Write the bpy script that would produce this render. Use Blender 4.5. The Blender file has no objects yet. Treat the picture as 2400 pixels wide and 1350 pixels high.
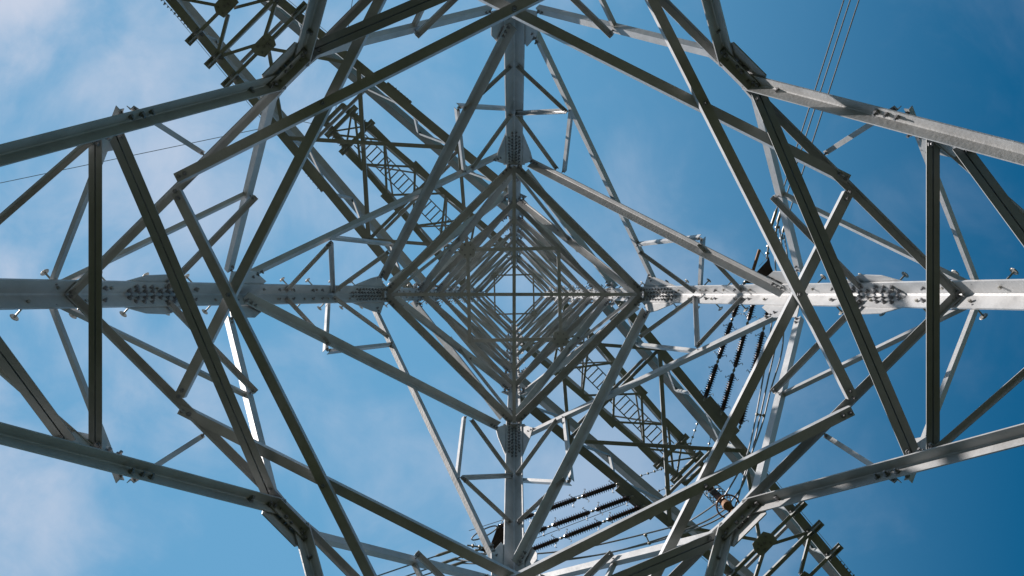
import bpy, bmesh, math, random
from mathutils import Vector, Matrix

random.seed(7)
sc = bpy.context.scene
COL = sc.collection
R = math.radians

# ------------------------------------------------------------------ camera
EYE = 1.6                       # the photographer's eye height, looking straight up
FPX = 2333.0                    # focal length in photograph pixels (35 mm lens on a 36 mm sensor)
camd = bpy.data.cameras.new("camera")
camd.sensor_width = 36.0
camd.lens = 35.0
camd.shift_x = -5 / 2400
camd.shift_y = 15 / 2400
camd.clip_start = 0.05
camd.clip_end = 6000
cam = bpy.data.objects.new("camera", camd)
COL.objects.link(cam)
cam.location = (0, 0, EYE)
cam.rotation_euler = Matrix(((1, 0, 0), (0, -1, 0), (0, 0, -1))).transposed().to_euler()
sc.camera = cam

# ------------------------------------------------------------------ sky and sun
SUN_EL = R(36)
SUN_DIR = Vector((-math.cos(R(14)) * math.cos(SUN_EL), -math.sin(R(14)) * math.cos(SUN_EL), math.sin(SUN_EL)))
w = bpy.data.worlds.new("World")
sc.world = w
w.use_nodes = True
nt = w.node_tree
nt.nodes.clear()
N, L = nt.nodes, nt.links


def node(t, **kw):
    n = N.new(t)
    for k, v in kw.items():
        setattr(n, k, v)
    return n


sky = node('ShaderNodeTexSky', sky_type='NISHITA')
sky.sun_disc = False
sky.sun_elevation = SUN_EL
sky.sun_rotation = math.atan2(SUN_DIR.x, SUN_DIR.y)
sky.air_density = 1.0
sky.dust_density = 0.4
sky.ozone_density = 2.2
tc = node('ShaderNodeTexCoord')
# thin high cloud: a layer far overhead, thicker towards the west (where the sun is)
sep = node('ShaderNodeSeparateXYZ'); L.new(tc.outputs['Generated'], sep.inputs[0])
zc = node('ShaderNodeMath', operation='MAXIMUM'); L.new(sep.outputs['Z'], zc.inputs[0]); zc.inputs[1].default_value = 0.08
dx = node('ShaderNodeMath', operation='DIVIDE'); L.new(sep.outputs['X'], dx.inputs[0]); L.new(zc.outputs[0], dx.inputs[1])
dy = node('ShaderNodeMath', operation='DIVIDE'); L.new(sep.outputs['Y'], dy.inputs[0]); L.new(zc.outputs[0], dy.inputs[1])
cb = node('ShaderNodeCombineXYZ'); L.new(dx.outputs[0], cb.inputs[0]); L.new(dy.outputs[0], cb.inputs[1]); cb.inputs[2].default_value = 3.7
n1 = node('ShaderNodeTexNoise'); n1.inputs['Scale'].default_value = 2.6; n1.inputs['Detail'].default_value = 7; n1.inputs['Roughness'].default_value = 0.5; n1.inputs['Distortion'].default_value = 0.25
L.new(cb.outputs[0], n1.inputs['Vector'])
n2 = node('ShaderNodeTexNoise'); n2.inputs['Scale'].default_value = 7.0; n2.inputs['Detail'].default_value = 8; n2.inputs['Distortion'].default_value = 0.6; n2.inputs['Roughness'].default_value = 0.6
L.new(cb.outputs[0], n2.inputs['Vector'])
mixn = node('ShaderNodeMath', operation='MULTIPLY_ADD'); L.new(n2.outputs['Fac'], mixn.inputs[0]); mixn.inputs[1].default_value = 0.34; L.new(n1.outputs['Fac'], mixn.inputs[2])
mr = node('ShaderNodeMapRange', interpolation_type='SMOOTHSTEP'); L.new(mixn.outputs[0], mr.inputs['Value'])
mr.inputs['From Min'].default_value = 0.56; mr.inputs['From Max'].default_value = 0.88
# cloud cover thickens to the west
cov = node('ShaderNodeMapRange'); L.new(dx.outputs[0], cov.inputs['Value'])
cov.inputs['From Min'].default_value = -0.55; cov.inputs['From Max'].default_value = 0.6
cov.inputs['To Min'].default_value = 1.0; cov.inputs['To Max'].default_value = 0.08
veil = node('ShaderNodeMapRange'); L.new(dx.outputs[0], veil.inputs['Value'])
veil.interpolation_type = 'SMOOTHSTEP'; veil.inputs['From Min'].default_value = -0.15; veil.inputs['From Max'].default_value = 0.62
veil.inputs['To Min'].default_value = 0.9; veil.inputs['To Max'].default_value = 0.0
cf = node('ShaderNodeMath', operation='MULTIPLY_ADD'); L.new(mr.outputs[0], cf.inputs[0]); L.new(cov.outputs[0], cf.inputs[1]); cf.inputs[2].default_value = 0.0
cf.use_clamp = True
hs = node('ShaderNodeHueSaturation'); L.new(sky.outputs[0], hs.inputs['Color'])
hs.inputs['Saturation'].default_value = 1.5
hs.inputs['Hue'].default_value = 0.485
hs.inputs['Value'].default_value = 0.84
mx = node('ShaderNodeMixRGB'); L.new(cf.outputs[0], mx.inputs['Fac']); mv = node('ShaderNodeMixRGB'); L.new(veil.outputs[0], mv.inputs['Fac']); L.new(hs.outputs[0], mv.inputs[1]); mv.inputs[2].default_value = (1.05, 2.7, 4.4, 1); L.new(mv.outputs[0], mx.inputs[1])
mx.inputs[2].default_value = (4.0, 4.4, 5.3, 1)
bg = node('ShaderNodeBackground'); L.new(mx.outputs[0], bg.inputs['Color']); bg.inputs['Strength'].default_value = 0.092
wo = node('ShaderNodeOutputWorld'); L.new(bg.outputs[0], wo.inputs['Surface'])

sd = bpy.data.lights.new("sun", 'SUN')
sd.energy = 5.0
sd.angle = R(0.53)
sd.color = (1.0, 0.93, 0.88)
so = bpy.data.objects.new("sun", sd)
COL.objects.link(so)
so.rotation_euler = SUN_DIR.to_track_quat('Z', 'Y').to_euler()

sc.view_settings.view_transform = 'Standard'
sc.view_settings.look = 'None'
sc.view_settings.exposure = 0.69
sc.view_settings.gamma = 1.0
sc.cycles.max_bounces = 6

# ------------------------------------------------------------------ materials


def mat(name, col, rough=0.5, metal=0.0, var=0.0, scale=3.0, bump=0.0, col2=None, spec=0.5, streak=None):
    m = bpy.data.materials.new(name)
    m.use_nodes = True
    t = m.node_tree
    b = t.nodes['Principled BSDF']
    b.inputs['Roughness'].default_value = rough
    b.inputs['Metallic'].default_value = metal
    b.inputs['Specular IOR Level'].default_value = spec
    b.inputs['Base Color'].default_value = (*col, 1)
    if var or col2:
        geo = t.nodes.new('ShaderNodeNewGeometry')
        nz = t.nodes.new('ShaderNodeTexNoise'); nz.inputs['Scale'].default_value = scale
        nz.inputs['Detail'].default_value = 8; nz.inputs['Roughness'].default_value = 0.62
        t.links.new(geo.outputs['Position'], nz.inputs['Vector'])
        rp = t.nodes.new('ShaderNodeValToRGB')
        c2 = col2 or tuple(c * (1 - var) for c in col)
        rp.color_ramp.elements[0].color = (*c2, 1); rp.color_ramp.elements[0].position = 0.32
        rp.color_ramp.elements[1].color = (*col, 1); rp.color_ramp.elements[1].position = 0.68
        t.links.new(nz.outputs['Fac'], rp.inputs['Fac'])
        out = rp.outputs['Color']
        if streak:
            n3 = t.nodes.new('ShaderNodeTexNoise'); n3.inputs['Scale'].default_value = 55; n3.inputs['Detail'].default_value = 4
            t.links.new(geo.outputs['Position'], n3.inputs['Vector'])
            r3 = t.nodes.new('ShaderNodeValToRGB'); r3.color_ramp.elements[0].position = 0.60; r3.color_ramp.elements[1].position = 0.72
            t.links.new(n3.outputs['Fac'], r3.inputs['Fac'])
            ml = t.nodes.new('ShaderNodeMath'); ml.operation = 'MULTIPLY'; ml.inputs[1].default_value = 0.35
            t.links.new(r3.outputs['Color'], ml.inputs[0])
            m3 = t.nodes.new('ShaderNodeMixRGB'); t.links.new(ml.outputs[0], m3.inputs['Fac'])
            t.links.new(out, m3.inputs[1]); m3.inputs[2].default_value = (*streak, 1)
            out = m3.outputs[0]
        # every member comes from its own batch of steel
        oi = t.nodes.new('ShaderNodeObjectInfo')
        mr_ = t.nodes.new('ShaderNodeMapRange'); mr_.inputs['To Min'].default_value = 0.88; mr_.inputs['To Max'].default_value = 1.06
        t.links.new(oi.outputs['Random'], mr_.inputs['Value'])
        mu = t.nodes.new('ShaderNodeMixRGB'); mu.blend_type = 'MULTIPLY'; mu.inputs['Fac'].default_value = 1
        t.links.new(out, mu.inputs[1]); t.links.new(mr_.outputs[0], mu.inputs[2])
        t.links.new(mu.outputs[0], b.inputs['Base Color'])
        rr = t.nodes.new('ShaderNodeMapRange'); rr.inputs['To Min'].default_value = rough - 0.1; rr.inputs['To Max'].default_value = min(1, rough + 0.15)
        t.links.new(nz.outputs['Fac'], rr.inputs['Value']); t.links.new(rr.outputs[0], b.inputs['Roughness'])
        if bump:
            n4 = t.nodes.new('ShaderNodeTexNoise'); n4.inputs['Scale'].default_value = 30; n4.inputs['Detail'].default_value = 3
            t.links.new(geo.outputs['Position'], n4.inputs['Vector'])
            bp = t.nodes.new('ShaderNodeBump'); bp.inputs['Strength'].default_value = bump; bp.inputs['Distance'].default_value = 0.01
            t.links.new(n4.outputs['Fac'], bp.inputs['Height']); t.links.new(bp.outputs[0], b.inputs['Normal'])
    return m


STEEL = mat('galvanised_steel', (0.46, 0.465, 0.47), 0.42, 0.05, var=0.28, scale=3.2, bump=0.25, streak=(0.24, 0.22, 0.18))
STEEL2 = mat('darker_steel', (0.30, 0.31, 0.31), 0.5, 0.0, var=0.25, scale=3.0, bump=0.2, streak=(0.26, 0.24, 0.20))  # darker steel for the cross arms and corner braces
BOLT = mat('bolt_steel', (0.26, 0.26, 0.27), 0.42, 0.4, var=0.3, scale=20)
CABLE = mat('aluminium_cable', (0.33, 0.34, 0.36), 0.45, 0.5, var=0.2, scale=10)
GLAZE = mat('brown_porcelain', (0.075, 0.048, 0.052), 0.2, 0.0, var=0.3, scale=6)
HARD = mat('line_hardware', (0.42, 0.40, 0.36), 0.45, 0.4, var=0.4, scale=9)
RUST = mat('rusty_iron', (0.30, 0.15, 0.075), 0.7, 0.1, var=0.5, scale=12)
GRASS = mat('grass_ground', (0.020, 0.025, 0.008), 0.95, 0.0, scale=0.35, col2=(0.011, 0.015, 0.005), spec=0.1)

# ------------------------------------------------------------------ object helpers


def link(name, bm, m, parent=None, smooth=False):
    me = bpy.data.meshes.new(name)
    bmesh.ops.recalc_face_normals(bm, faces=bm.faces)
    bm.to_mesh(me); bm.free()
    me.materials.append(m)
    if smooth:
        for p in me.polygons:
            p.use_smooth = True
    o = bpy.data.objects.new(name, me)
    COL.objects.link(o)
    if parent:
        o.parent = parent
    return o


def empty(name, label, cat, group=None):
    o = bpy.data.objects.new(name, None)
    COL.objects.link(o)
    tag(o, label, cat, group)
    return o


def tag(o, label, cat, group=None):
    o['label'] = label; o['category'] = cat
    if group:
        o['group'] = group


def perp(v, t):
    v = v - t * v.dot(t)
    return v.normalized()


def prism(bm, a, b, A, B, poly):
    """extrude the 2-D polygon poly (in axes A, B) from a to b"""
    v0 = [bm.verts.new(a + A * x + B * y) for x, y in poly]
    v1 = [bm.verts.new(b + A * x + B * y) for x, y in poly]
    n = len(poly)
    for i in range(n):
        bm.faces.new((v0[i], v0[(i + 1) % n], v1[(i + 1) % n], v1[i]))
    bm.faces.new(v0); bm.faces.new(v1[::-1])


def angle_bm(a, b, A, B, w, t, wb=None, bm=None):
    """rolled steel angle: corner line a-b, flanges along A and B"""
    wb = wb or w
    ax = (b - a).normalized()
    A = perp(A, ax)
    B = B - ax * B.dot(ax); B = (B - A * B.dot(A)).normalized()
    bm = bm or bmesh.new()
    f = t * 0.7   # root fillet
    prism(bm, a, b, A, B, [(0, 0), (w, 0), (w, t), (t + f, t), (t, t + f), (t, wb), (0, wb)])
    return bm


def tube_bm(pts, r, seg=8, bm=None, closed=False):
    bm = bm or bmesh.new()
    rings = []
    n = len(pts)
    up = None
    for i, p in enumerate(pts):
        if closed:
            t = (pts[(i + 1) % n] - pts[i - 1]).normalized()
        else:
            t = (pts[min(i + 1, n - 1)] - pts[max(i - 1, 0)]).normalized()
        if up is None:
            up = Vector((0, 0, 1)) if abs(t.z) < 0.9 else Vector((1, 0, 0))
        u = perp(up, t); up = u
        v = t.cross(u)
        rings.append([bm.verts.new(p + (u * math.cos(2 * math.pi * k / seg) + v * math.sin(2 * math.pi * k / seg)) * r) for k in range(seg)])
    for i in range(n if closed else n - 1):
        r0, r1 = rings[i], rings[(i + 1) % n]
        for k in range(seg):
            bm.faces.new((r0[k], r0[(k + 1) % seg], r1[(k + 1) % seg], r1[k]))
    if not closed:
        bm.faces.new(rings[0][::-1]); bm.faces.new(rings[-1])
    return bm


def lathe_bm(a, ax, prof, seg=12, bm=None):
    """profile [(s, r)] turned round the axis ax starting at a"""
    bm = bm or bmesh.new()
    u = perp(Vector((0, 0, 1)) if abs(ax.z) < 0.9 else Vector((1, 0, 0)), ax)
    v = ax.cross(u)
    rings = [[bm.verts.new(a + ax * s + (u * math.cos(2 * math.pi * k / seg) + v * math.sin(2 * math.pi * k / seg)) * r) for k in range(seg)] for s, r in prof]
    for i in range(len(rings) - 1):
        for k in range(seg):
            bm.faces.new((rings[i][k], rings[i][(k + 1) % seg], rings[i + 1][(k + 1) % seg], rings[i + 1][k]))
    bm.faces.new(rings[0][::-1]); bm.faces.new(rings[-1])
    return bm


def box_bm(c, X, Y, Z, bm=None):
    bm = bm or bmesh.new()
    prism(bm, c - Z, c + Z, X, Y, [(-1, -1), (1, -1), (1, 1), (-1, 1)])
    return bm


# ------------------------------------------------------------------ tower geometry
# half diagonal of the square tower body as a function of the height z above the eye:
#   below the waist  a = 7.07 - 0.2658 z ,   above it  a = 3.255 - 0.05 z
LOW = (16494.0, 620.0)
UPP = (7594.0, 116.7)
ZW = 17.68
UP = Vector((0, 0, 1))


def W(x, y, z):
    return Vector((x, y, z + EYE))


def pt(x, y, sec=LOW):
    """point of the tower face (or leg) seen in direction (x, y)"""
    z = sec[0] / (abs(x) + abs(y) + sec[1])
    return W(x * z / FPX, y * z / FPX, z)


def leg_a(z):
    return 7.07 - 0.26575 * z if z < ZW else 3.255 - 0.05 * z


def legp(k, z, sec=None):
    v = rot((-1, 0), k)
    a = leg_a(z)
    return W(v[0] * a, v[1] * a, z)


def rot(p, k):
    for _ in range(k % 4):
        p = (-p[1], p[0])
    return p


def face_n(k, sec=LOW):
    sx, sy = rot((-1, -1), k)
    return Vector((sx, sy, sec[1] / FPX)).normalized()


pylon = empty('electricity_pylon', 'tall galvanised steel lattice pylon seen from directly underneath, filling the whole picture', 'pylon')
pylon.location = (0, 0, 0)

bolts = []           # (position, direction, size)


def fmember(name, p0, p1, k, w, t=0.012, inner=True, sec=LOW, off=None, parent=None, m=None, wb=None, nb=1, trim=0.0):
    """bracing angle lying in tower face k between two directions"""
    n = face_n(k, sec)
    a = pt(*rot(p0, k), sec) if not isinstance(p0, Vector) else p0
    b = pt(*rot(p1, k), sec) if not isinstance(p1, Vector) else p1
    ax = (b - a).normalized()
    if trim:
        a = a + ax * trim; b = b - ax * trim
    A = ax.cross(n).normalized()
    if A.z > 0:
        A = -A
    if inner:
        off = -0.026 if off is None else off
        d = n * off - A * (w / 2)
        bm = angle_bm(a + d, b + d, A, -n, w, t, wb)
        bn = -n; bo = n * (off - t)
    else:
        off = 0.016 if off is None else off
        d = n * off + A * (w / 2)
        bm = angle_bm(a + d, b + d, -A, n, w, t, wb)
        bn = -n; bo = n * off
    for j in range(nb):
        for e, s in ((a, 1), (b, -1)):
            bolts.append((e + ax * s * (0.035 + 0.075 * j) + bo, bn, 0.8 if w < 0.1 else 1.0))
    return link(name, bm, m or STEEL, parent or pylon)


def plate(name, pts, k, off=0.002, t=0.012, sec=LOW, parent=None, m=None):
    """gusset plate in tower face k, outline given as directions"""
    n = face_n(k, sec)
    vs = [pt(*rot(p, k), sec) for p in pts]
    bm = bmesh.new()
    a = [bm.verts.new(v + n * off) for v in vs]
    b = [bm.verts.new(v + n * (off + t)) for v in vs]
    q = len(vs)
    bm.faces.new(a); bm.faces.new(b[::-1])
    for i in range(q):
        bm.faces.new((a[i], a[(i + 1) % q], b[(i + 1) % q], b[i]))
    return link(name, bm, m or STEEL, parent or pylon)


def mir(p):
    return (p[1], p[0])


# ---- legs
LEGZ = [(-EYE, 12.2, 0.20, 0.020), (12.2, ZW, 0.20, 0.018), (ZW, 39.4, 0.185, 0.016)]
legs = []
for k in range(4):
    lx, ly = rot((-1, 0), k)
    fa = Vector((*rot((1, -1), k), 0)).normalized()     # towards the next leg clockwise
    fb = Vector((*rot((1, 1), k), 0)).normalized()
    bm = bmesh.new()
    for z0, z1, wd, th in LEGZ:
        angle_bm(legp(k, z0), legp(k, z1 - 0.002) if z1 != ZW else W(lx * (7.07 - 0.26575 * (ZW - .002)), ly * (7.07 - 0.26575 * (ZW - .002)), ZW - .002), fa, fb, wd, th, bm=bm)
    lg = link('leg', bm, STEEL, pylon)
    legs.append(lg)


def leg_flange_pt(k, z, side, frac):
    """point on the inner surface of a leg flange; side 0 -> face k, 1 -> face k-1"""
    f = Vector((*rot((1, -1), k), 0)).normalized() if side == 0 else Vector((*rot((1, 1), k), 0)).normalized()
    wd = 0.20 if z < ZW else 0.185
    th = 0.020 if z < 12.2 else (0.018 if z < ZW else 0.016)
    fk = k if side == 0 else (k + 3) % 4
    n = face_n(fk, LOW if z < ZW else UPP)
    return legp(k, z) + f * wd * frac - n * th, n


# ---- level A horizontal ring, V and inverted-V bracing, redundants
for k in range(4):
    for m_ in (False, True):
        q = (lambda p: mir(p)) if m_ else (lambda p: p)
        sid = 'inner'
        fmember('ring_beam', q((-1052, -8)), q((-552, -505)), k, 0.06, 0.008, inner=True, off=-0.03, nb=1, wb=0.078)
        # V from the middle of the ring up to the legs
        fmember('face_brace', q((-548, -505)), q((-662, -52)), k, 0.095, 0.010, inner=False, off=0.016, nb=2, wb=0.07)
        # big inverted V down to the legs
        fmember('main_diagonal', q((-552, -512)), q((-2520, -11)), k, 0.115, 0.014, inner=True, off=-0.024, nb=2, wb=0.115)
        # redundants below the knee
        fmember('strut', q((-611, -232)), q((-1066, -10)), k, 0.05, 0.006, inner=False, off=0.034)
        fmember('strut', q((-612, -236)), q((-820, -22)), k, 0.058, 0.007, inner=True, off=-0.02)
        fmember('strut', q((-1078, -22)), q((-918, -433)), k, 0.05, 0.006, inner=False, off=0.006)
        fmember('strut', q((-894, -436)), q((-727, -329)), k, 0.05, 0.006, inner=False, off=0.006)
        fmember('strut', q((-1393, -22)), q((-992, -372)), k, 0.048, 0.006, inner=True, off=-0.006)
        # redundants round the waist
        fmember('strut', q((-430, -8)), q((-436, -128)), k, 0.055, 0.006, inner=not m_, off=(-0.03 if not m_ else 0.03))
        fmember('strut', q((-542, -12)), q((-438, -124)), k, 0.048, 0.006, inner=True, off=-0.03)
        fmember('strut', q((-432, -128)), q((-284, -112)), k, 0.055, 0.006, inner=False, off=0.03)
        fmember('strut', q((-298, -106)), q((-428, -12)), k, 0.055, 0.006, inner=True, off=-0.026)
    # X between the star level and the waist
    fmember('waist_brace', (-18, -636), (-318, -42), k, 0.115, 0.011, inner=True, off=-0.022, nb=3, wb=0.125)
    fmember('waist_brace', (-616, -40), (-30, -322), k, 0.105, 0.010, inner=False, off=0.016, nb=3, wb=0.07)
    # centre gusset of each face
    plate('gusset_plate', [(-592, -515), (-515, -592), (-466, -582), (-455, -560), (-488, -533), (-533, -488), (-560, -455), (-582, -466)], k, off=-0.012, t=0.012)
    # stiffener along the ring at the knuckle
    fmember('stiffener', (-575, -500), (-500, -575), k, 0.09, 0.010, inner=True, off=-0.045)
    for p in ((-597, -488), (-580, -500), (-500, -580), (-488, -597), (-625, -486), (-486, -625), (-545, -532), (-532, -545)):
        bolts.append((pt(*rot(p, k)) - face_n(k) * 0.015, -face_n(k), 1.6))
    # waist horizontal frame (underside of the shaft)
    fmember('waist_frame', (-305, -12), (-12, -305), k, 0.10, 0.010, inner=True, off=-0.021, nb=3, wb=0.12)
# leg joint plates
for k in range(4):
    for m_ in (False, True):
        q = (lambda p: mir(p)) if m_ else (lambda p: p)
        # splice with trapezoid plates, level of the step bolts (r 750..925)
        plate('splice_plate', [q(p) for p in ((-928, -24), (-860, -43), (-810, -45), (-748, -22))], k, off=0.003)
        # star-level joint
        plate('gusset_plate', [q(p) for p in ((-668, -24), (-662, -52), (-606, -53), (-580, -30), (-590, -22))], k, off=0.003)
        # waist joint
        plate('gusset_plate', [q(p) for p in ((-380, -18), (-334, -37), (-312, -43), (-303, -15))], k, off=0.003)
for k in range(4):
    for side in (0, 1):
        fk = k if side == 0 else (k + 3) % 4
        n = face_n(fk)
        for z, cnt, dz, rows in ((10.72, 7, 0.135, (0.42, 0.74)), (16.35, 10, 0.125, (0.38, 0.76)), (12.62, 2, 0.10, (0.42, 0.74))):
            for i in range(cnt):
                for j, fr in enumerate(rows):
                    if z < 12 and k in (1, 3):
                        continue
                    if cnt == 7 and i in (3,) and j == 1:
                        continue
                    zz = z + i * dz + (0.05 if j else 0)
                    p, nn = leg_flange_pt(k, zz, side, fr)
                    bolts.append((p, -nn, 1.15 if cnt == 7 else 0.95))
        for z in () if k in (1, 3) else (9.85, 10.3, 11.5, 11.9, 13.9, 14.3, 14.9, 15.2):
            p, nn = leg_flange_pt(k, z, side, 0.6)
            bolts.append((p, -nn, 1.0))

# ---- star-shaped horizontal diaphragm at level A (eight long angles)
ZA = LOW[0] / (1055 + LOW[1])


def hmember(name, p0, p1, z, w_, t, out, parent=None, dz=0.0, wv=None, m=None, ext=0.0, z1=None, trim1=0.0, double=False):
    """horizontal angle: flat flange of width w_ pointing away from the axis (out), upright flange rising"""
    za, zb = z, (z1 if z1 is not None else z)
    a = W(p0[0] * za / FPX, p0[1] * za / FPX, za + dz); b = W(p1[0] * zb / FPX, p1[1] * zb / FPX, zb + dz)
    ax = (b - a).normalized()
    a -= ax * ext; b += ax * (ext - trim1)
    A = perp(out, ax)
    if double:   # two angles back to back with a narrow gap
        bm = angle_bm(a + A * 0.006, b + A * 0.006, A, UP, w_, t, wv)
        angle_bm(a - A * 0.006, b - A * 0.006, -A, UP, w_, t, wv, bm=bm)
        for e in (a, b):
            bolts.append((e + (b - a).normalized() * (0.07 if e is a else -0.07) + A * w_ * 0.5, -UP, 1.1))
        return link(name, bm, m or STEEL2, parent or pylon)
    a = a - A * w_ / 2; b = b - A * w_ / 2
    return link(name, angle_bm(a, b, A, UP, w_, t, wv), m or STEEL, parent or pylon)


for k in range(4):
    for m_ in (False, True):
        p0, p1 = (-797, -262), (260, -795)
        if m_:
            p0, p1 = mir(p0), mir(p1)
        p0, p1 = rot(p0, k), rot(p1, k)
        mid = Vector((p0[0] + p1[0], p0[1] + p1[1], 0)).normalized()
        hmember('star_brace', p0, p1, ZA, 0.097, 0.010, mid, dz=(-0.02 if m_ else -0.130), wv=0.095, ext=-0.065, trim1=0.04)
        for e in (p0, p1):
            for u in (0.02, 0.09):
                q_ = Vector((e[0], e[1], 0)) * ZA / FPX
                dd = (Vector((p1[0] - p0[0], p1[1] - p0[1], 0))).normalized() * (1 if e is p0 else -1)
                bolts.append((W(q_.x, q_.y, ZA - 0.03 - (0 if m_ else 0.11)) + dd * (0.08 + u), Vector((0, 0, -1)), 1.0))
    for p in ((-660, 0), (-443, -443)):
        x, y = rot(p, k)
        bolts.append((W(x * ZA / FPX, y * ZA / FPX, ZA - 0.146), Vector((0, 0, -1)), 1.1))

# ---- hip bracing between neighbouring inverted-V diagonals
for k in range(4):
    # (relative to the left corner, k=0): faces UL (k) and LL (k-1)
    z1 = LOW[0] / (1343 + LOW[1])
    hmember('corner_brace', rot((-975, -378), k), rot((-975, 368), k), z1, 0.050, 0.010, Vector((*rot((1, 0), k), 0)), dz=-0.06, wv=0.08, double=True)
    a0, a1 = (-930, -382), (-568, 470)
    s0 = LOW[0] / (1312 + LOW[1]); s1 = LOW[0] / (1050 + LOW[1])
    hmember('corner_brace', rot(a0, k), rot(a1, k), s0, 0.064, 0.012, Vector((*rot((1, -0.4), k), 0)), dz=-0.08, wv=0.09, z1=s1, double=True)
    b0, b1 = (-1035, 345), (-1490, -270)
    s0 = LOW[0] / (1380 + LOW[1]); s1 = LOW[0] / (1765 + LOW[1])
    hmember('corner_brace', rot(b0, k), rot(b1, k), s0, 0.060, 0.012, Vector((*rot((-1, 0.7), k), 0)), dz=-0.08, wv=0.085, z1=s1, double=True)
    for kk, mm in ((k, False), ((k + 3) % 4, True)):
        poly = [(-1066, -350), (-1038, -328), (-960, -345), (-966, -388)] if mm else [(-1002, -374), (-990, -338), (-932, -348), (-918, -394)]
        poly = [mir(p) for p in poly] if mm else poly
        plate('gusset_plate', poly, kk, off=-0.045, t=0.010)
        for p in ((-990, -368), (-962, -378), (-936, -385), (-905, -424), (-880, -430), (-858, -436)):
            p = mir(p) if mm else p
            bolts.append((pt(*rot(p, kk)) - face_n(kk) * 0.04, -face_n(kk), 1.1))

# ---- waist corner pieces
for k in range(4):
    hmember('corner_plate', rot((-309, -25), k), rot((-309, 25), k), ZW, 0.10, 0.010, Vector((*rot((1, 0), k), 0)), dz=-0.08, wv=0.05)

# ---- waist cross
ZC = ZW
for k in range(2):
    hmember('waist_tie', rot((-300, 0), k), rot((300, 0), k), ZC, 0.06, 0.006, Vector((*rot((0, -1), k), 0)), dz=(-0.09 if k else -0.02), wv=0.06)

# ---- shaft above the waist
ZS = [17.68, 21.6, 24.6, 27.2, 29.6, 32.2, 34.8, 37.1, 39.3]


def rr(z):
    return UPP[0] / z - UPP[1]


for k in range(4):
    n = face_n(k, UPP)
    for i in range(len(ZS) - 1):
        r0, r1 = rr(ZS[i]), rr(ZS[i + 1])
        wd = (0.125, 0.115, 0.09, 0.085, 0.08, 0.075, 0.07, 0.065)[i]
        h0, h1 = 0.13 * FPX / ZS[i], 0.13 * FPX / ZS[i + 1]
        g0, g1 = r0 * 0.965, r1 * 1.03
        fmember('shaft_brace', (-h0, h0 - g0), (h1 - g1, -h1), k, wd, 0.010, inner=True, off=-0.02, sec=UPP, nb=(4 if i < 4 else 2), trim=0.0)
        fmember('shaft_brace', (h0 - g0, -h0), (-h1, h1 - g1), k, wd, 0.010, inner=False, off=0.014, sec=UPP, nb=(4 if i < 4 else 2), trim=0.0)
        # secondary struts from the leg to the crossing
        zc_ = (ZS[i] + ZS[i + 1]) / 2
        if i < 3:
            rm = rr(ZS[i] + (ZS[i + 1] - ZS[i]) * 0.13)
            rq = rr(ZS[i] + (ZS[i + 1] - ZS[i]) * 0.62)
            fmember('shaft_strut', (-rm, -2), (-rq * 0.40, -rq * 0.60), k, 0.055, 0.006, inner=True, off=-0.036, sec=UPP)
            if i < 2:
                fmember('shaft_strut', (-2, -rm), (-rq * 0.60, -rq * 0.40), k, 0.055, 0.006, inner=True, off=-0.036, sec=UPP)
        # leg gussets
        if i > 0:
            for m_ in (False, True):
                q = mir if m_ else (lambda p: p)
                h = 0.40 if i < 3 else 0.25
                ra, rb = rr(ZS[i] - h), rr(ZS[i] + h)
                e = 30 * 21.6 / ZS[i]
                plate('gusset_plate', [q(p) for p in ((-ra, -2), (-ra + e * 0.55, -e * 0.85), (-rb + e * 0.0, -e), (-rb, -2))], k, off=0.002, t=0.010, sec=UPP)
                for a_ in range(3):
                    for b_ in range(2):
                        x = -ra + (ra - rb) * (0.3 + 0.25 * a_) + e * 0.35
                        y = -e * (0.45 + 0.3 * b_)
                        p = q((x, y))
                        bolts.append((pt(*rot(p, k), UPP) - n * 0.001, -n, 1.0))
    for i, wd in ((1, 0.10), (2, 0.08), (4, 0.065), (6, 0.075), (8, 0.065)):
        r0 = rr(ZS[i]) * 0.97
        fmember('shaft_ring', (-r0, -2), (-2, -r0), k, wd, 0.010, inner=True, off=-0.05, sec=UPP, nb=2)
    # leg splice bolts along the shaft
    for side in (0, 1):
        for z0, cnt in ((18.05, 0), (18.75, 3), (22.6, 4), (25.9, 4), (28.5, 3)):
            for i in range(cnt):
                for fr in (0.42, 0.75):
                    p, nn = leg_flange_pt(k, z0 + i * 0.14, side, fr)
                    bolts.append((p, -nn, 0.95))

# square diaphragms tying the face middles at the cross-arm levels
for zz, wd, pr in ((21.45, 0.075, 0.20), (34.7, 0.055, 0.13)):
    r_ = rr(zz) * 0.93
    mids = [rot((-r_ * 0.49, -r_ * 0.47), k) for k in range(4)]
    for k in range(4):
        a, b = mids[k], mids[(k + 1) % 4]
        mid = Vector((a[0] + b[0], a[1] + b[1], 0)).normalized()
        hmember('inner_tie', a, b, zz, wd, 0.006, mid, dz=(-0.07 if k % 2 else -0.02) - 0.03, wv=wd * 0.8, ext=0.05)
    for k in (0, 2):
        cx, cy = mids[k]
        c = W(cx * zz / FPX, cy * zz / FPX, zz - 0.12)
        bm = bmesh.new()
        poly = [(math.cos(2 * math.pi * (j + .5) / 6 + 0.3) * pr, math.sin(2 * math.pi * (j + .5) / 6 + 0.3) * pr) for j in range(6)]
        prism(bm, c, c + UP * 0.012, Vector((1, 0, 0)), Vector((0, 1, 0)), poly)
        link('gusset_plate', bm, STEEL, pylon)
        for j in range(6):
            an = 2 * math.pi * j / 6
            bolts.append((c + Vector((math.cos(an), math.sin(an), 0)) * pr * 0.6, Vector((0, 0, -1)), 0.9))

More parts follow.
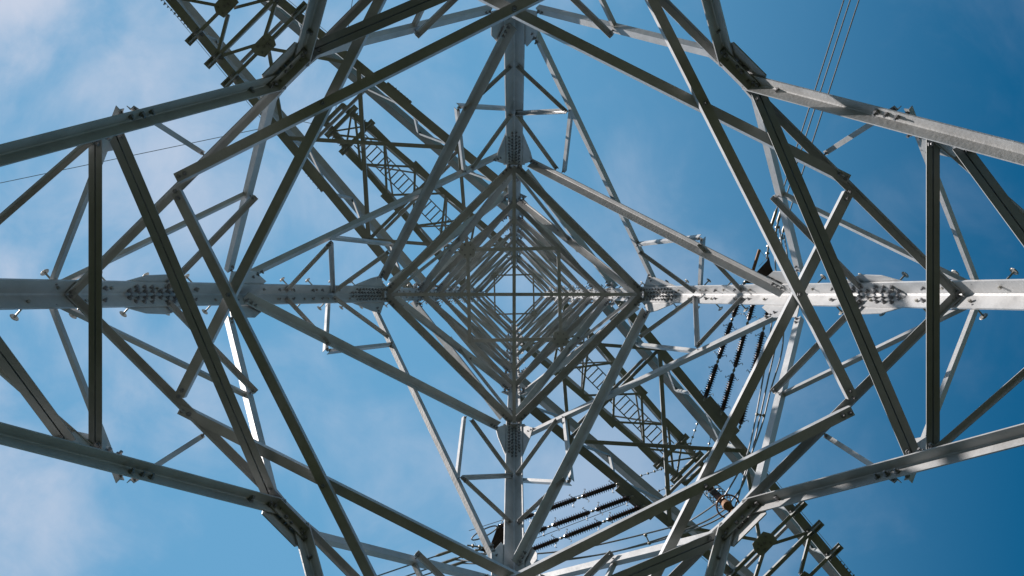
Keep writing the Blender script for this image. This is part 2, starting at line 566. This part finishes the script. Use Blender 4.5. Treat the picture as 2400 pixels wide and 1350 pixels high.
# ---- step bolts with mushroom heads on two opposite legs
for k in (0, 2):
    z = 5.0; j = 0
    while z < 33:
        side = j % 2
        fk = k if side == 0 else (k + 3) % 4
        p, n = leg_flange_pt(k, z, side, 0.62)
        bm = lathe_bm(p - n * 0.03, n, [(0, 0.018), (0.02, 0.018), (0.02, 0.010), (0.225, 0.010), (0.225, 0.040), (0.232, 0.047), (0.240, 0.036)], 10)
        link('step_bolt', bm, HARD, legs[k], smooth=False)
        z += 0.385; j += 1

# ------------------------------------------------------------------ cross arms


class Arm:
    def __init__(s, sign, zref, root, tip, parent):
        s.D = Vector((-sign, -sign, 0)).normalized(); s.E = Vector((sign, -sign, 0)).normalized()
        s.z = zref; s.root = root; s.tip = tip; s.p = parent

    def e(s, d):
        (d0, e0), (d1, e1) = s.root, s.tip
        return e0 + (e1 - e0) * (d - d0) / (d1 - d0)

    def P(s, d, e, dz=0.0):
        v = (s.D * d + s.E * e) * s.z / FPX
        return W(v.x, v.y, s.z + dz)

    def bar(s, name, a, b, w_, A=None, B=None, t=0.008, m=None, wv=None):
        ax = (b - a).normalized()
        A = A or ax.cross(UP); A = perp(A, ax)
        a = a - A * w_ / 2; b = b - A * w_ / 2
        return link(name, angle_bm(a, b, A, B or UP, w_, t, wv), m or STEEL2, s.p)


def hexplate(arm, d, dz, rx, ry, parent, skew=0.0):
    c = arm.P(d, 0, dz)
    bm = bmesh.new()
    k_ = -1 if skew else 1
    pts_ = [(18, -28), (19, 23), (-2, 28), (-19, 19), (-21, -20), (-1, -32)]
    pts_ = [(x * k_ * 21.5 / FPX, y * k_ * 21.5 / FPX) for x, y in pts_]
    prism(bm, c, c + UP * 0.012, arm.D, arm.E, pts_)
    link('tie_plate', bm, STEEL2, parent)
    for x, y in ((-.5, -.55), (.5, -.5), (.6, .3), (0, .65), (-.55, .3), (0, -.1), (-.1, .25)):
        bolts.append((c + arm.D * rx * x + arm.E * ry * y, Vector((0, 0, -1)), 1.3))


def lower_arm(sign):
    root = bpy.data.objects.new('cross_arm', None); COL.objects.link(root); root.parent = pylon
    tipd = 1175
    ar = Arm(sign, 21.6, (166, 166), (1150, 72), root)
    for sg in (1, -1):
        out = ar.E * sg
        ar.bar('chord', ar.P(160, sg * 166.5), ar.P(tipd, sg * ar.e(tipd)), 0.19, A=out, t=0.016, wv=0.16)
        # upper chord, rolled 45 degrees, from the leg joint above down to the tip
        r24 = rr(24.6) * 24.6 / 21.6 / math.sqrt(2)
        a = ar.P(r24, sg * (r24 - 8), 3.0); b = ar.P(tipd, sg * 52, 0.38)
        ar.bar('upper_chord', a, b, 0.19, A=(-out + UP * 0.85), B=(out + UP), t=0.014)
        # side lacing between the chords
        zt = lambda d: 3.0 + (0.38 - 3.0) * (d - r24) / (tipd - r24)
        et = lambda d: (r24 - 8) + (52 - (r24 - 8)) * (d - r24) / (tipd - r24)
        st = [200, 332, 470, 637, 824, 955, 1100]
        for i in range(len(st) - 1):
            u, v = (st[i], st[i + 1])
            ar.bar('side_brace', ar.P(u, sg * ar.e(u), 0.02), ar.P(v, sg * et(v), zt(v)), 0.07, A=ar.D, B=out)
            ar.bar('side_brace', ar.P(v, sg * (ar.e(v) - 3), 0.02), ar.P(v, sg * et(v), zt(v)), 0.06, A=ar.D, B=out)
        # splice covers on the chords
        for d in (525,):
            c = ar.P(d, sg * (ar.e(d) + 7), 0.0) + UP * 0.02
            link('splice_plate', box_bm(c, (ar.D - out * 0.09) * 0.34, out * 0.075, UP * 0.006), STEEL2, root)
            for j in range(8):
                bolts.append((ar.P(d - 32 + j * 9, sg * (ar.e(d - 32 + j * 9) + 12), 0.03), out, 0.9))
        # hanger brackets
        for d in (824, 885, 955):
            c = ar.P(d, sg * (ar.e(d) + 22), -0.055)
            bm = box_bm(c, ar.D * 0.085, out * 0.12, UP * 0.008)
            box_bm(ar.P(d - 4, sg * (ar.e(d) + 10), -0.10), ar.D * 0.008, out * 0.2, UP * 0.05, bm)
            box_bm(ar.P(d + 5, sg * (ar.e(d) + 10), -0.08), ar.D * 0.008, out * 0.17, UP * 0.035, bm)
            link('hanger_bracket', bm, STEEL2, root)
            for q in (-1, 1):
                bolts.append((ar.P(d + q * 8, sg * (ar.e(d) - 4), -0.01), Vector((0, 0, -1)), 1.7))
            bolts.append((ar.P(d, sg * (ar.e(d) + 25), -0.06), Vector((0, 0, -1)), 1.2))
        # string attachment plates under the chord where the insulator strings pull
        if sign < 0:
            c = ar.P(545, sg * (ar.e(545) + 15), -0.03)
            link('attachment_plate', box_bm(c, (ar.D - out * 0.09) * 0.50, out * 0.075, UP * 0.009), STEEL2, root)
        # safety wire along the outside edge
        bm = bmesh.new()
        for d0, d1 in ((700, 824), (824, 885), (885, 955), (955, 1100)):
            tube_bm([ar.P(d0, sg * (ar.e(d0) + 14), 0), ar.P(d1, sg * (ar.e(d1) + 14), 0)], 0.006, 6, bm)
        link('safety_wire', bm, CABLE, root)
        # rows of bolts by the tip
        for j in range(9):
            bolts.append((ar.P(985 + j * 11, sg * (ar.e(985) + 8), 0.02), out, 1.0))
    mid = rr(21.6) * 0.47 * math.sqrt(2)
    zl = -0.03
    for sg in (1, -1):
        ar.bar('cross_brace', ar.P(mid, 0, zl), ar.P(332, sg * ar.e(332), zl), 0.075)
        ar.bar('cross_brace', ar.P(332, sg * ar.e(332), zl - (0.08 if sg > 0 else 0)), ar.P(637, -sg * ar.e(637), zl - (0.08 if sg > 0 else 0)), 0.088)
        ar.bar('cross_brace', ar.P(640, sg * ar.e(640), zl), ar.P(810, sg * 3, zl), 0.075)
        ar.bar('cross_brace', ar.P(838, sg * 10, zl), ar.P(880, sg * (ar.e(885) - 6), zl), 0.07)
        ar.bar('cross_brace', ar.P(890, sg * (ar.e(885) - 6), zl), ar.P(938, sg * 10, zl), 0.07)
        ar.bar('cross_brace', ar.P(965, sg * 10, zl), ar.P(1060, sg * (ar.e(1060) - 6), zl), 0.07)
        for d in (824, 955):
            ar.bar('cross_brace', ar.P(d, sg * 14, zl - 0.01), ar.P(d, sg * (ar.e(d) + 4), zl - 0.01), 0.08)
    for d in (885, 1060, 1150):
        ar.bar('cross_brace', ar.P(d, -ar.e(d) - 4, zl - 0.012), ar.P(d, ar.e(d) + 4, zl - 0.012), 0.085)
    ar.bar('cross_brace', ar.P(332, -ar.e(332), 0.03), ar.P(332, ar.e(332), 0.03), 0.07)
    hexplate(ar, 824, -0.075, 0.17, 0.26, root)
    hexplate(ar, 955, -0.075, 0.17, 0.26, root, skew=1)
    # upper chord plane lacing
    for d in (360, 637, 885):
        z_ = 3.0 + (0.38 - 3.0) * (d - r24) / (tipd - r24)
        e_ = et(d)
        ar.bar('cross_brace', ar.P(d, -e_, z_ + .1), ar.P(d, e_, z_ + .1), 0.07)
    return ar


def upper_arm(sign):
    root = bpy.data.objects.new('cross_arm', None); COL.objects.link(root); root.parent = pylon
    ar = Arm(sign, 34.8, (71, 71), (585, 30), root)
    tipd = 600
    rtop = rr(37.0) * 37.0 / 34.8 / math.sqrt(2)
    for sg in (1, -1):
        out = ar.E * sg
        ar.bar('chord', ar.P(70, sg * 71), ar.P(tipd, sg * ar.e(tipd)), 0.19, A=out, t=0.014, wv=0.14)
        ar.bar('upper_chord', ar.P(rtop, sg * (rtop - 3), 2.2), ar.P(tipd, sg * 24, 0.3), 0.13, A=(-out + UP * 0.8), B=(out + UP), t=0.012)
        st = [100, 190, 280, 375, 470, 560]
        zt = lambda d: 2.2 + (0.3 - 2.2) * (d - rtop) / (tipd - rtop)
        et = lambda d: (rtop - 3) + (24 - (rtop - 3)) * (d - rtop) / (tipd - rtop)
        for i in range(len(st) - 1):
            u, v = st[i], st[i + 1]
            ar.bar('side_brace', ar.P(u, sg * ar.e(u), 0.02), ar.P(v, sg * et(v), zt(v)), 0.06, A=ar.D, B=out)
            ar.bar('cross_brace', ar.P(u, sg * ar.e(u), -0.03 - (0.05 if sg > 0 else 0)), ar.P(v, -sg * ar.e(v), -0.03 - (0.05 if sg > 0 else 0)), 0.075)
            if i % 2:
                ar.bar('cross_brace', ar.P(u, sg * et(u) * .98, zt(u)), ar.P(v, -sg * et(v) * .98, zt(v) - (0.05 if sg > 0 else 0)), 0.06)
        for d0, d1 in ((310, 400), (455, 520)):
            c = ar.P((d0 + d1) / 2, sg * (ar.e((d0 + d1) / 2) + 6), 0.02)
            link('splice_plate', box_bm(c, ar.D * 0.45, out * 0.07, UP * 0.006), STEEL2, root)
        for d in (520, 572):
            bm = box_bm(ar.P(d, sg * (ar.e(d) + 11), -0.05), ar.D * 0.11, out * 0.12, UP * 0.01)
            box_bm(ar.P(d, sg * (ar.e(d) + 5), -0.12), ar.D * 0.02, out * 0.13, UP * 0.07, bm)
            link('hanger_bracket', bm, STEEL2, root)
            bolts.append((ar.P(d, sg * (ar.e(d) + 2), -0.02), Vector((0, 0, -1)), 3.0))
            bolts.append((ar.P(d + 6, sg * (ar.e(d) - 6), -0.02), Vector((0, 0, -1)), 2.6))
        for j in range(7):
            bolts.append((ar.P(530 + 6 * j, sg * (ar.e(545) + 5), 0.03), out, 1.6))
    for d in (520, 572, 598):
        ar.bar('cross_brace', ar.P(d, -ar.e(d) - 4, -0.05), ar.P(d, ar.e(d) + 4, -0.05), 0.13)
    ar.bar('cross_brace', ar.P(522, -ar.e(522), -0.02), ar.P(570, ar.e(570), -0.02), 0.06)
    ar.bar('cross_brace', ar.P(522, ar.e(522), -0.08), ar.P(570, -ar.e(570), -0.08), 0.06)
    # walkway ladder lying inside the arm
    bm = bmesh.new()
    for sg in (1, -1):
        a, b = ar.P(120, sg * 18, 0.55), ar.P(515, sg * 18, 0.22)
        prism(bm, a, b, ar.E, UP, [(-.02, -.03), (.02, -.03), (.02, .03), (-.02, .03)])
    link('ladder', bm, STEEL2, root)
    for i in range(26):
        d = 130 + i * 15
        z_ = 0.55 + (0.22 - 0.55) * (d - 120) / 395
        bm = bmesh.new()
        tube_bm([ar.P(d, -18, z_), ar.P(d, 18, z_)], 0.026, 6, bm)
        link('ladder_rung', bm, STEEL2, root)
    return ar


A1u = lower_arm(1); A1 = lower_arm(-1)
A2u = upper_arm(1); A2 = upper_arm(-1)

# ------------------------------------------------------------------ bolts
rb = random.Random(3)
bolts = [(p + Vector((rb.uniform(-.004, .004), rb.uniform(-.004, .004), rb.uniform(-.004, .004))), (d + Vector((rb.uniform(-.05, .05), rb.uniform(-.05, .05), rb.uniform(-.05, .05)))).normalized(), s_ * rb.uniform(0.85, 1.15)) for p, d, s_ in bolts]
bolts_sorted = sorted(bolts, key=lambda b: ((b[0] - Vector((0, 0, EYE))).length / b[2]) + (50 if (b[0].z < 7 or abs(b[0].x) / (b[0].z - EYE) > 0.55 or abs(b[0].y) / (b[0].z - EYE) > 0.31) else 0))


def bolt_bm(s=1.0, bm=None, at=Vector((0, 0, 0)), ax=Vector((0, 0, 1)), seg=6):
    bm = bm or bmesh.new()
    lathe_bm(at, ax, [(-0.012 * s, 0.023 * s), (0.016 * s, 0.023 * s)], 6, bm)
    lathe_bm(at + ax * 0.016 * s, ax, [(0.0005, 0.0125 * s), (0.026 * s, 0.0125 * s)], 6, bm)
    return bm


proto = None
for p, d, s in bolts_sorted[:100]:
    if proto is None:
        proto = link('bolt', bolt_bm(), BOLT, pylon)
        o = proto
    else:
        o = proto.copy(); COL.objects.link(o); o.parent = pylon
    o.location = p
    o.rotation_euler = d.to_track_quat('Z', 'Y').to_euler()
    o.scale = (s, s, s)
bm = bmesh.new()
for p, d, s in bolts_sorted[100:]:
    bolt_bm(s, bm, p, d.normalized())
o = link('bolt', bm, BOLT, pylon)
o['kind'] = 'stuff'

# ------------------------------------------------------------------ insulator strings


def PX(u, v, z):
    """photograph direction (u, v) at height z above the eye"""
    return W((u - 1205) * z / FPX, (v - 690) * z / FPX, z)


def insulator_unit(a, b, nshed, r, parent, smallring=True):
    ax = (b - a).normalized(); ln = (b - a).length
    cap = 0.07
    prof = [(0, 0.025), (cap * .3, 0.045), (cap, 0.045), (cap, 0.044)]
    pitch = (ln - 2 * cap) / nshed
    for i in range(nshed):
        s = cap + i * pitch
        rad = r if i % 2 == 0 else r * 0.95
        prof += [(s + pitch * .2, 0.044), (s + pitch * .46, rad), (s + pitch * .54, rad), (s + pitch * .75, 0.044)]
    prof += [(ln - cap, 0.044), (ln - cap, 0.045), (ln - cap * .3, 0.045), (ln, 0.025)]
    o = link('insulator_rod', lathe_bm(a, ax, prof, 14), GLAZE, parent, smooth=False)
    u = perp(UP, ax); v = ax.cross(u)
    for e, s in ((a + ax * cap * .6, 1), (b - ax * cap * .6, -1)):
        for q in (1, -1):
            pts_ = []
            for j in range(9):
                an = j / 8 * 1.5 * math.pi
                pts_.append(e + v * q * (0.03 + 0.085 * math.sin(an / 1.5 / 2) * 1.35) + ax * s * (0.075 * (1 - math.cos(an)) * 0.5 + 0.01) + u * 0.02 * math.sin(an))
            link('arcing_horn', tube_bm(pts_, 0.007, 5), HARD, o)
    return o


def string(a, b, label, group, cat='insulator string'):
    o = empty('insulator_string', label, cat, group)
    L_ = (b - a).length; ax = (b - a) / L_
    segs = [(0.03, 0.315), (0.36, 0.668), (0.712, 0.99)]
    for s0, s1 in segs:
        insulator_unit(a + ax * L_ * s0, a + ax * L_ * s1, int(round(L_ * (s1 - s0) / 0.06)), 0.086, o)
    pts_ = [0, 0.03, 0.315, 0.36, 0.668, 0.712, 0.99, 1.0]
    for i in range(0, 8, 2):
        s0, s1 = pts_[i] * L_, pts_[i + 1] * L_
        bm = tube_bm([a + ax * (s0 - 0.01), a + ax * (s1 + 0.01)], 0.016, 6)
        m_ = a + ax * (s0 + s1) / 2
        lathe_bm(m_ - ax * min(0.035, (s1 - s0) * .4), ax, [(0, 0.014), (0.012, 0.030), (0.055, 0.030), (0.07, 0.014)], 8, bm)
        link('coupling_link', bm, HARD, o)
    return o


ZI = 21.5
gN = 'insulator strings pulling towards the top right'
gS = 'insulator strings pulling towards the bottom left'
upS = [((1650, 940), (1746, 662)), ((1690, 972), (1780, 660)), ((1733, 1005), (1816, 662))]
upL = ['ribbed dark insulator string running to upper right, leftmost one of the three',
       'ribbed dark insulator string running to upper right, middle one of the three',
       'ribbed dark insulator string running to upper right, rightmost of three, partly behind a brace']
for (p, q), lb in zip(upS, upL):
    string(PX(*p, ZI), PX(*q, ZI - 0.35), lb, gN)
loS = [((1452, 1133), (1168, 1235)), ((1485, 1163), (1198, 1267)), ((1512, 1185), (1226, 1296))]
loL = ['ribbed brown insulator string beside the bottom leg, topmost of the three there',
       'ribbed brown insulator string beside the bottom leg, middle one of the three there',
       'ribbed brown insulator string beside the bottom leg, lowest of three, half behind a brace']
for (p, q), lb in zip(loS, loL):
    string(PX(*p, ZI), PX(*q, ZI - 0.35), lb, gS)

# yoke assemblies with dead-end clamps


def spread(pts_, z0, z1):
    n_ = len(pts_)
    return [PX(u, v, z0 + (z1 - z0) * i / (n_ - 1)) for i, (u, v) in enumerate(pts_)]


def smooth_path(P, n_=8):
    out = []
    for i in range(len(P) - 1):
        p0 = P[max(i - 1, 0)]; p1 = P[i]; p2 = P[i + 1]; p3 = P[min(i + 2, len(P) - 1)]
        for j in range(n_):
            t = j / n_
            out.append(0.5 * ((2 * p1) + (p2 - p0) * t + (2 * p0 - 5 * p1 + 4 * p2 - p3) * t * t + (3 * p1 - p0 - 3 * p2 + p3) * t ** 3))
    out.append(P[-1])
    return out


def yoke(tri, rods, label):
    o = empty('yoke_plate', label, 'yoke')
    bm = bmesh.new()
    c = [bm.verts.new(p) for p in tri]; d = [bm.verts.new(p + UP * 0.025) for p in tri]
    bm.faces.new(c); bm.faces.new(d[::-1])
    for i in range(len(tri)):
        j = (i + 1) % len(tri)
        bm.faces.new((c[i], c[j], d[j], d[i]))
    link('plate', bm, GLAZE, o)
    for p, q in rods:
        bm = tube_bm([p, q], 0.02, 6)
        ax = (q - p).normalized()
        for s in (0.2, 0.45, 0.75):
            lathe_bm(p + (q - p) * s - ax * 0.03, ax, [(0, 0.02), (0.015, 0.045), (0.045, 0.045), (0.06, 0.02)], 8, bm)
        link('link_rod', bm, HARD, o)
    return o


ZY = ZI - 0.37
y1 = yoke([PX(1738, 664, ZY), PX(1762, 650, ZY), PX(1797, 612, ZY), PX(1802, 600, ZY), PX(1806, 622, ZY), PX(1824, 664, ZY)],
          [(PX(1797, 607, ZY), PX(1806, 540, ZY)), (PX(1812, 572, ZY), PX(1824, 520, ZY)), (PX(1826, 590, ZY), PX(1834, 548, ZY))],
          'dark triangular yoke joining three insulator strings beside the right-hand leg')
link('guard_bar', tube_bm([PX(1763, 640, ZY), PX(1780, 585, ZY)], 0.035, 8), RUST, y1)
link('tie_wire', tube_bm([PX(1780, 585, ZY), PX(1796, 606, ZY), PX(1778, 625, ZY)], 0.005, 5), CABLE, y1)
y2 = yoke([PX(1168, 1228, ZY), PX(1150, 1276, ZY), PX(1120, 1290, ZY), PX(1148, 1296, ZY), PX(1180, 1290, ZY), PX(1232, 1300, ZY), PX(1205, 1262, ZY)],
          [(PX(1148, 1285, ZY), PX(1095, 1278, ZY)), (PX(1128, 1286, ZY), PX(1068, 1310, ZY)), (PX(1150, 1292, ZY), PX(1085, 1318, ZY))],
          'dark yoke joining three insulator strings beside the bottom leg')
# racket-shaped arcing ring
ring = []
for j in range(28):
    an = 2 * math.pi * j / 28
    ex, ey = 33 * math.cos(an), 8 * math.sin(an)
    ca, sa = math.cos(R(-27)), math.sin(R(-27))
    ring.append(PX(1135 + ex * ca - ey * sa, 1249 + ex * sa + ey * ca, ZY - 0.2))
link('arcing_ring', tube_bm(ring, 0.016, 7, closed=True), CABLE, y2)
link('guard_bar', tube_bm([PX(1152, 1278, ZY), PX(1184, 1243, ZY)], 0.03, 8), GLAZE, y2)
link('tie_wire', tube_bm([PX(1112, 1270, ZY - .1), PX(1122, 1292, ZY)], 0.004, 5), CABLE, y2)

# conductors
gC1 = 'conductors leaving towards the top right'
cond = [((1806, 535), (1972, 0), 'left of the three thin black conductors crossing the dark blue sky at upper right'),
        ((1824, 516), (1987, 0), 'middle of the three thin black conductors crossing the dark blue sky at upper right'),
        ((1836, 540), (2007, 0), 'right of the three thin black conductors crossing the dark blue sky at upper right')]


def conductor(name, p, q, zz, r, label, cat, group, far=9.0, slope=0.045, clamp=True):
    a = PX(*p, zz); b = PX(*q, zz)
    h = (b - a); h.z = 0
    P_ = []
    for i in range(40):
        s = far * (i / 39) ** 1.6
        P_.append(a + h * s - UP * slope * h.length * s * (1 - s / (2.2 * far)))
    o = empty(name, label, cat, group)
    link('wire', tube_bm(P_, r, 7), CABLE, o)
    if clamp:
        ax = (P_[4] - P_[0]).normalized()
        link('dead_end_clamp', lathe_bm(a - ax * 0.06, ax, [(0, 0.014), (0.05, 0.034), (0.42, 0.034), (0.5, r + .002)], 8), HARD, o)
    return o


for p, q, lb in cond:
    conductor('conductor', p, q, ZY, 0.016, lb, 'power line', gC1)
gC2 = 'conductors leaving towards the bottom left'
for p, q, lb in (((1066, 1288), (890, 1346), 'topmost of the three conductors leaving under the lower left braces'),
                 ((1066, 1310), (950, 1350), 'middle of the three conductors leaving under the lower left braces'),
                 ((1083, 1318), (985, 1350), 'lowest of the three conductors leaving under the lower left braces')):
    conductor('conductor', p, q, ZY, 0.016, lb, 'power line', gC2, far=30)

# jumper loops hanging past the arm, and the suspension insulator that steadies them
J = [
    [(1838, 552), (1848, 640), (1838, 758), (1831, 830), (1806, 915), (1786, 995), (1752, 1090), (1724, 1184), (1711, 1199), (1650, 1232), (1523, 1273), (1358, 1308), (1200, 1322), (1085, 1320)],
    [(1826, 530), (1836, 620), (1830, 720), (1822, 789), (1800, 890), (1776, 1000), (1746, 1123), (1716, 1171), (1698, 1194), (1630, 1232), (1490, 1280), (1358, 1307), (1180, 1318), (1068, 1312)],
    [(1808, 545), (1818, 640), (1808, 760), (1795, 847), (1767, 1000), (1750, 1068), (1732, 1105), (1698, 1162), (1683, 1176), (1623, 1217), (1572, 1236), (1356, 1286), (1200, 1300), (1070, 1292)],
]
JL = ['curved jumper cable, outermost of three looping past the rusty suspension insulator',
      'curved jumper cable, middle of three looping past the rusty suspension insulator',
      'curved jumper cable, innermost of three looping past the rusty suspension insulator']
for i, (pp, lb) in enumerate(zip(J, JL)):
    n_ = len(pp)
    P_ = []
    for j, (u, v) in enumerate(pp):
        t = j / (n_ - 1)
        zz = ZY - 2.1 * math.sin(math.pi * t) ** 0.8
        P_.append(PX(u, v, zz))
    o = empty('jumper_cable', lb, 'jumper cable', 'jumper cables')
    link('wire', tube_bm(smooth_path(P_), 0.017, 7), CABLE, o)
for a, b, lb, zz in (((1774, 971), (1790, 974), 'small clamp spacer between two jumper cables right of the dark arm', ZY - 1.95),
                     ((1513, 1254), (1522, 1273), 'small clamp spacer between two jumper cables near the bottom edge', ZY - 1.6)):
    p, q = PX(*a, zz), PX(*b, zz)
    ax = (q - p).normalized(); ln = (q - p).length
    o = link('cable_spacer', lathe_bm(p - ax * 0.03, ax, [(0, .02), (.01, .035), (.05, .035), (.06, .014), (ln, .014), (ln + .01, .035), (ln + .05, .035), (ln + .06, .02)], 8), HARD)
    tag(o, lb, 'spacer')

so_ = empty('suspension_insulator', 'rusty brown suspension insulator hanging down beneath the lower right arm, carrying the jumper cables', 'insulator')
top = A1.P(622, -3, -0.1)
bot = W(top.x, top.y, 18.75)
L_ = (top - bot).length
for off_ in (-0.10, 0.10):
    a = top + A1.D * off_; b = bot + A1.D * off_ * 1.2
    ax = (b - a).normalized(); ln = (b - a).length
    u = insulator_unit(a + ax * 0.25, a + ax * (ln * 0.5), 26, 0.075, so_)
    u = insulator_unit(a + ax * (ln * 0.55), a + ax * (ln - 0.15), 26, 0.075, so_)
    link('end_weight', lathe_bm(b - ax * 0.12, ax, [(0, 0.03), (0.02, 0.085), (0.12, 0.10), (0.2, 0.085), (0.22, 0.03)], 14), RUST, so_, smooth=False)
    link('hanger_rod', tube_bm([a, a + ax * 0.27], 0.02, 6), HARD, so_)
for s in (0.30, 0.42, 0.56, 0.68, 0.9):
    c = top + (bot - top) * s
    for rad in (0.17,):
        link('arcing_ring', tube_bm([c + Vector((math.cos(2 * math.pi * j / 24) * rad * (1.3 if s > .8 else 1), math.sin(2 * math.pi * j / 24) * rad * (1.3 if s > .8 else 1), 0)) for j in range(24)], 0.009 if s < .8 else .018, 6, closed=True), HARD if s < .8 else RUST, so_)

# earth wires from the tips of the upper arm
ZE = 34.6


def earth_wire(p, q, label, group, chain=True, far=6.0):
    o = empty('earth_wire', label, 'earth wire', group)
    a = PX(*p, ZE); b = PX(*q, ZE); h = b - a; h.z = 0
    P_ = [a + h * s * far - UP * 0.05 * h.length * s * far for s in [i / 20 for i in range(21)]]
    link('wire', tube_bm(P_, 0.012, 6), CABLE, o)
    if chain:
        ax = h.normalized()
        for j in range(5):
            bm = bmesh.new()
            c = a + ax * (0.25 + 0.24 * j) - UP * 0.05 * (0.25 + 0.24 * j)
            lathe_bm(c, ax, [(0, .012), (.02, .045), (.06, .045), (.08, .012)], 8, bm)
            link('shackle', bm, HARD, o)
    return o


gE = 'earth wires tied to the arm ends'
earth_wire((700, 283), (0, 437), 'long thin earth wire slanting to the left edge, from the upper left arm end', gE)
earth_wire((700, 283), (768, 298), 'short dark wire bridging to the upper left arm end', gE, chain=False, far=1.0)
earth_wire((786, 262), (826, 18), 'thin earth wire with shackles rising from the upper left arm end to the top edge', gE)
earth_wire((1612, 1058), (1636, 985), 'thin shackled wire rising from the lower right small arm, left of the two', gE, far=1.25)
earth_wire((1650, 1090), (1668, 1012), 'thin shackled wire rising from the lower right small arm, right of the two', gE, far=1.25)
earth_wire((1568, 1094), (1490, 1118), 'shackled wire running left from the lower right small arm, upper of the two', gE, far=6)
earth_wire((1608, 1126), (1530, 1155), 'shackled wire running left from the lower right small arm, lower of the two', gE, far=6)

# ------------------------------------------------------------------ ground
bm = bmesh.new()
S_ = 3000
vs = [bm.verts.new(v) for v in ((-S_, -S_, 0), (S_, -S_, 0), (S_, S_, 0), (-S_, S_, 0))]
bm.faces.new(vs)
t_ = GRASS.node_tree
geo_ = t_.nodes.new('ShaderNodeNewGeometry')
ln_ = t_.nodes.new('ShaderNodeVectorMath'); ln_.operation = 'LENGTH'; t_.links.new(geo_.outputs['Position'], ln_.inputs[0])
mp_ = t_.nodes.new('ShaderNodeMapRange'); mp_.inputs['From Min'].default_value = 14; mp_.inputs['From Max'].default_value = 40  # darker ground near the tower, added so low steel gets less bounce light
t_.links.new(ln_.outputs['Value'], mp_.inputs['Value'])
b_ = t_.nodes['Principled BSDF']
src = b_.inputs['Base Color'].links[0].from_socket
mm_ = t_.nodes.new('ShaderNodeMixRGB'); t_.links.new(mp_.outputs[0], mm_.inputs['Fac'])
t_.links.new(src, mm_.inputs[1]); mm_.inputs[2].default_value = (0.040, 0.046, 0.022, 1)
t_.links.new(mm_.outputs[0], b_.inputs['Base Color'])
g = link('ground', bm, GRASS)
g['kind'] = 'structure'
print('objects', len(bpy.data.objects), 'bolts', len(bolts))
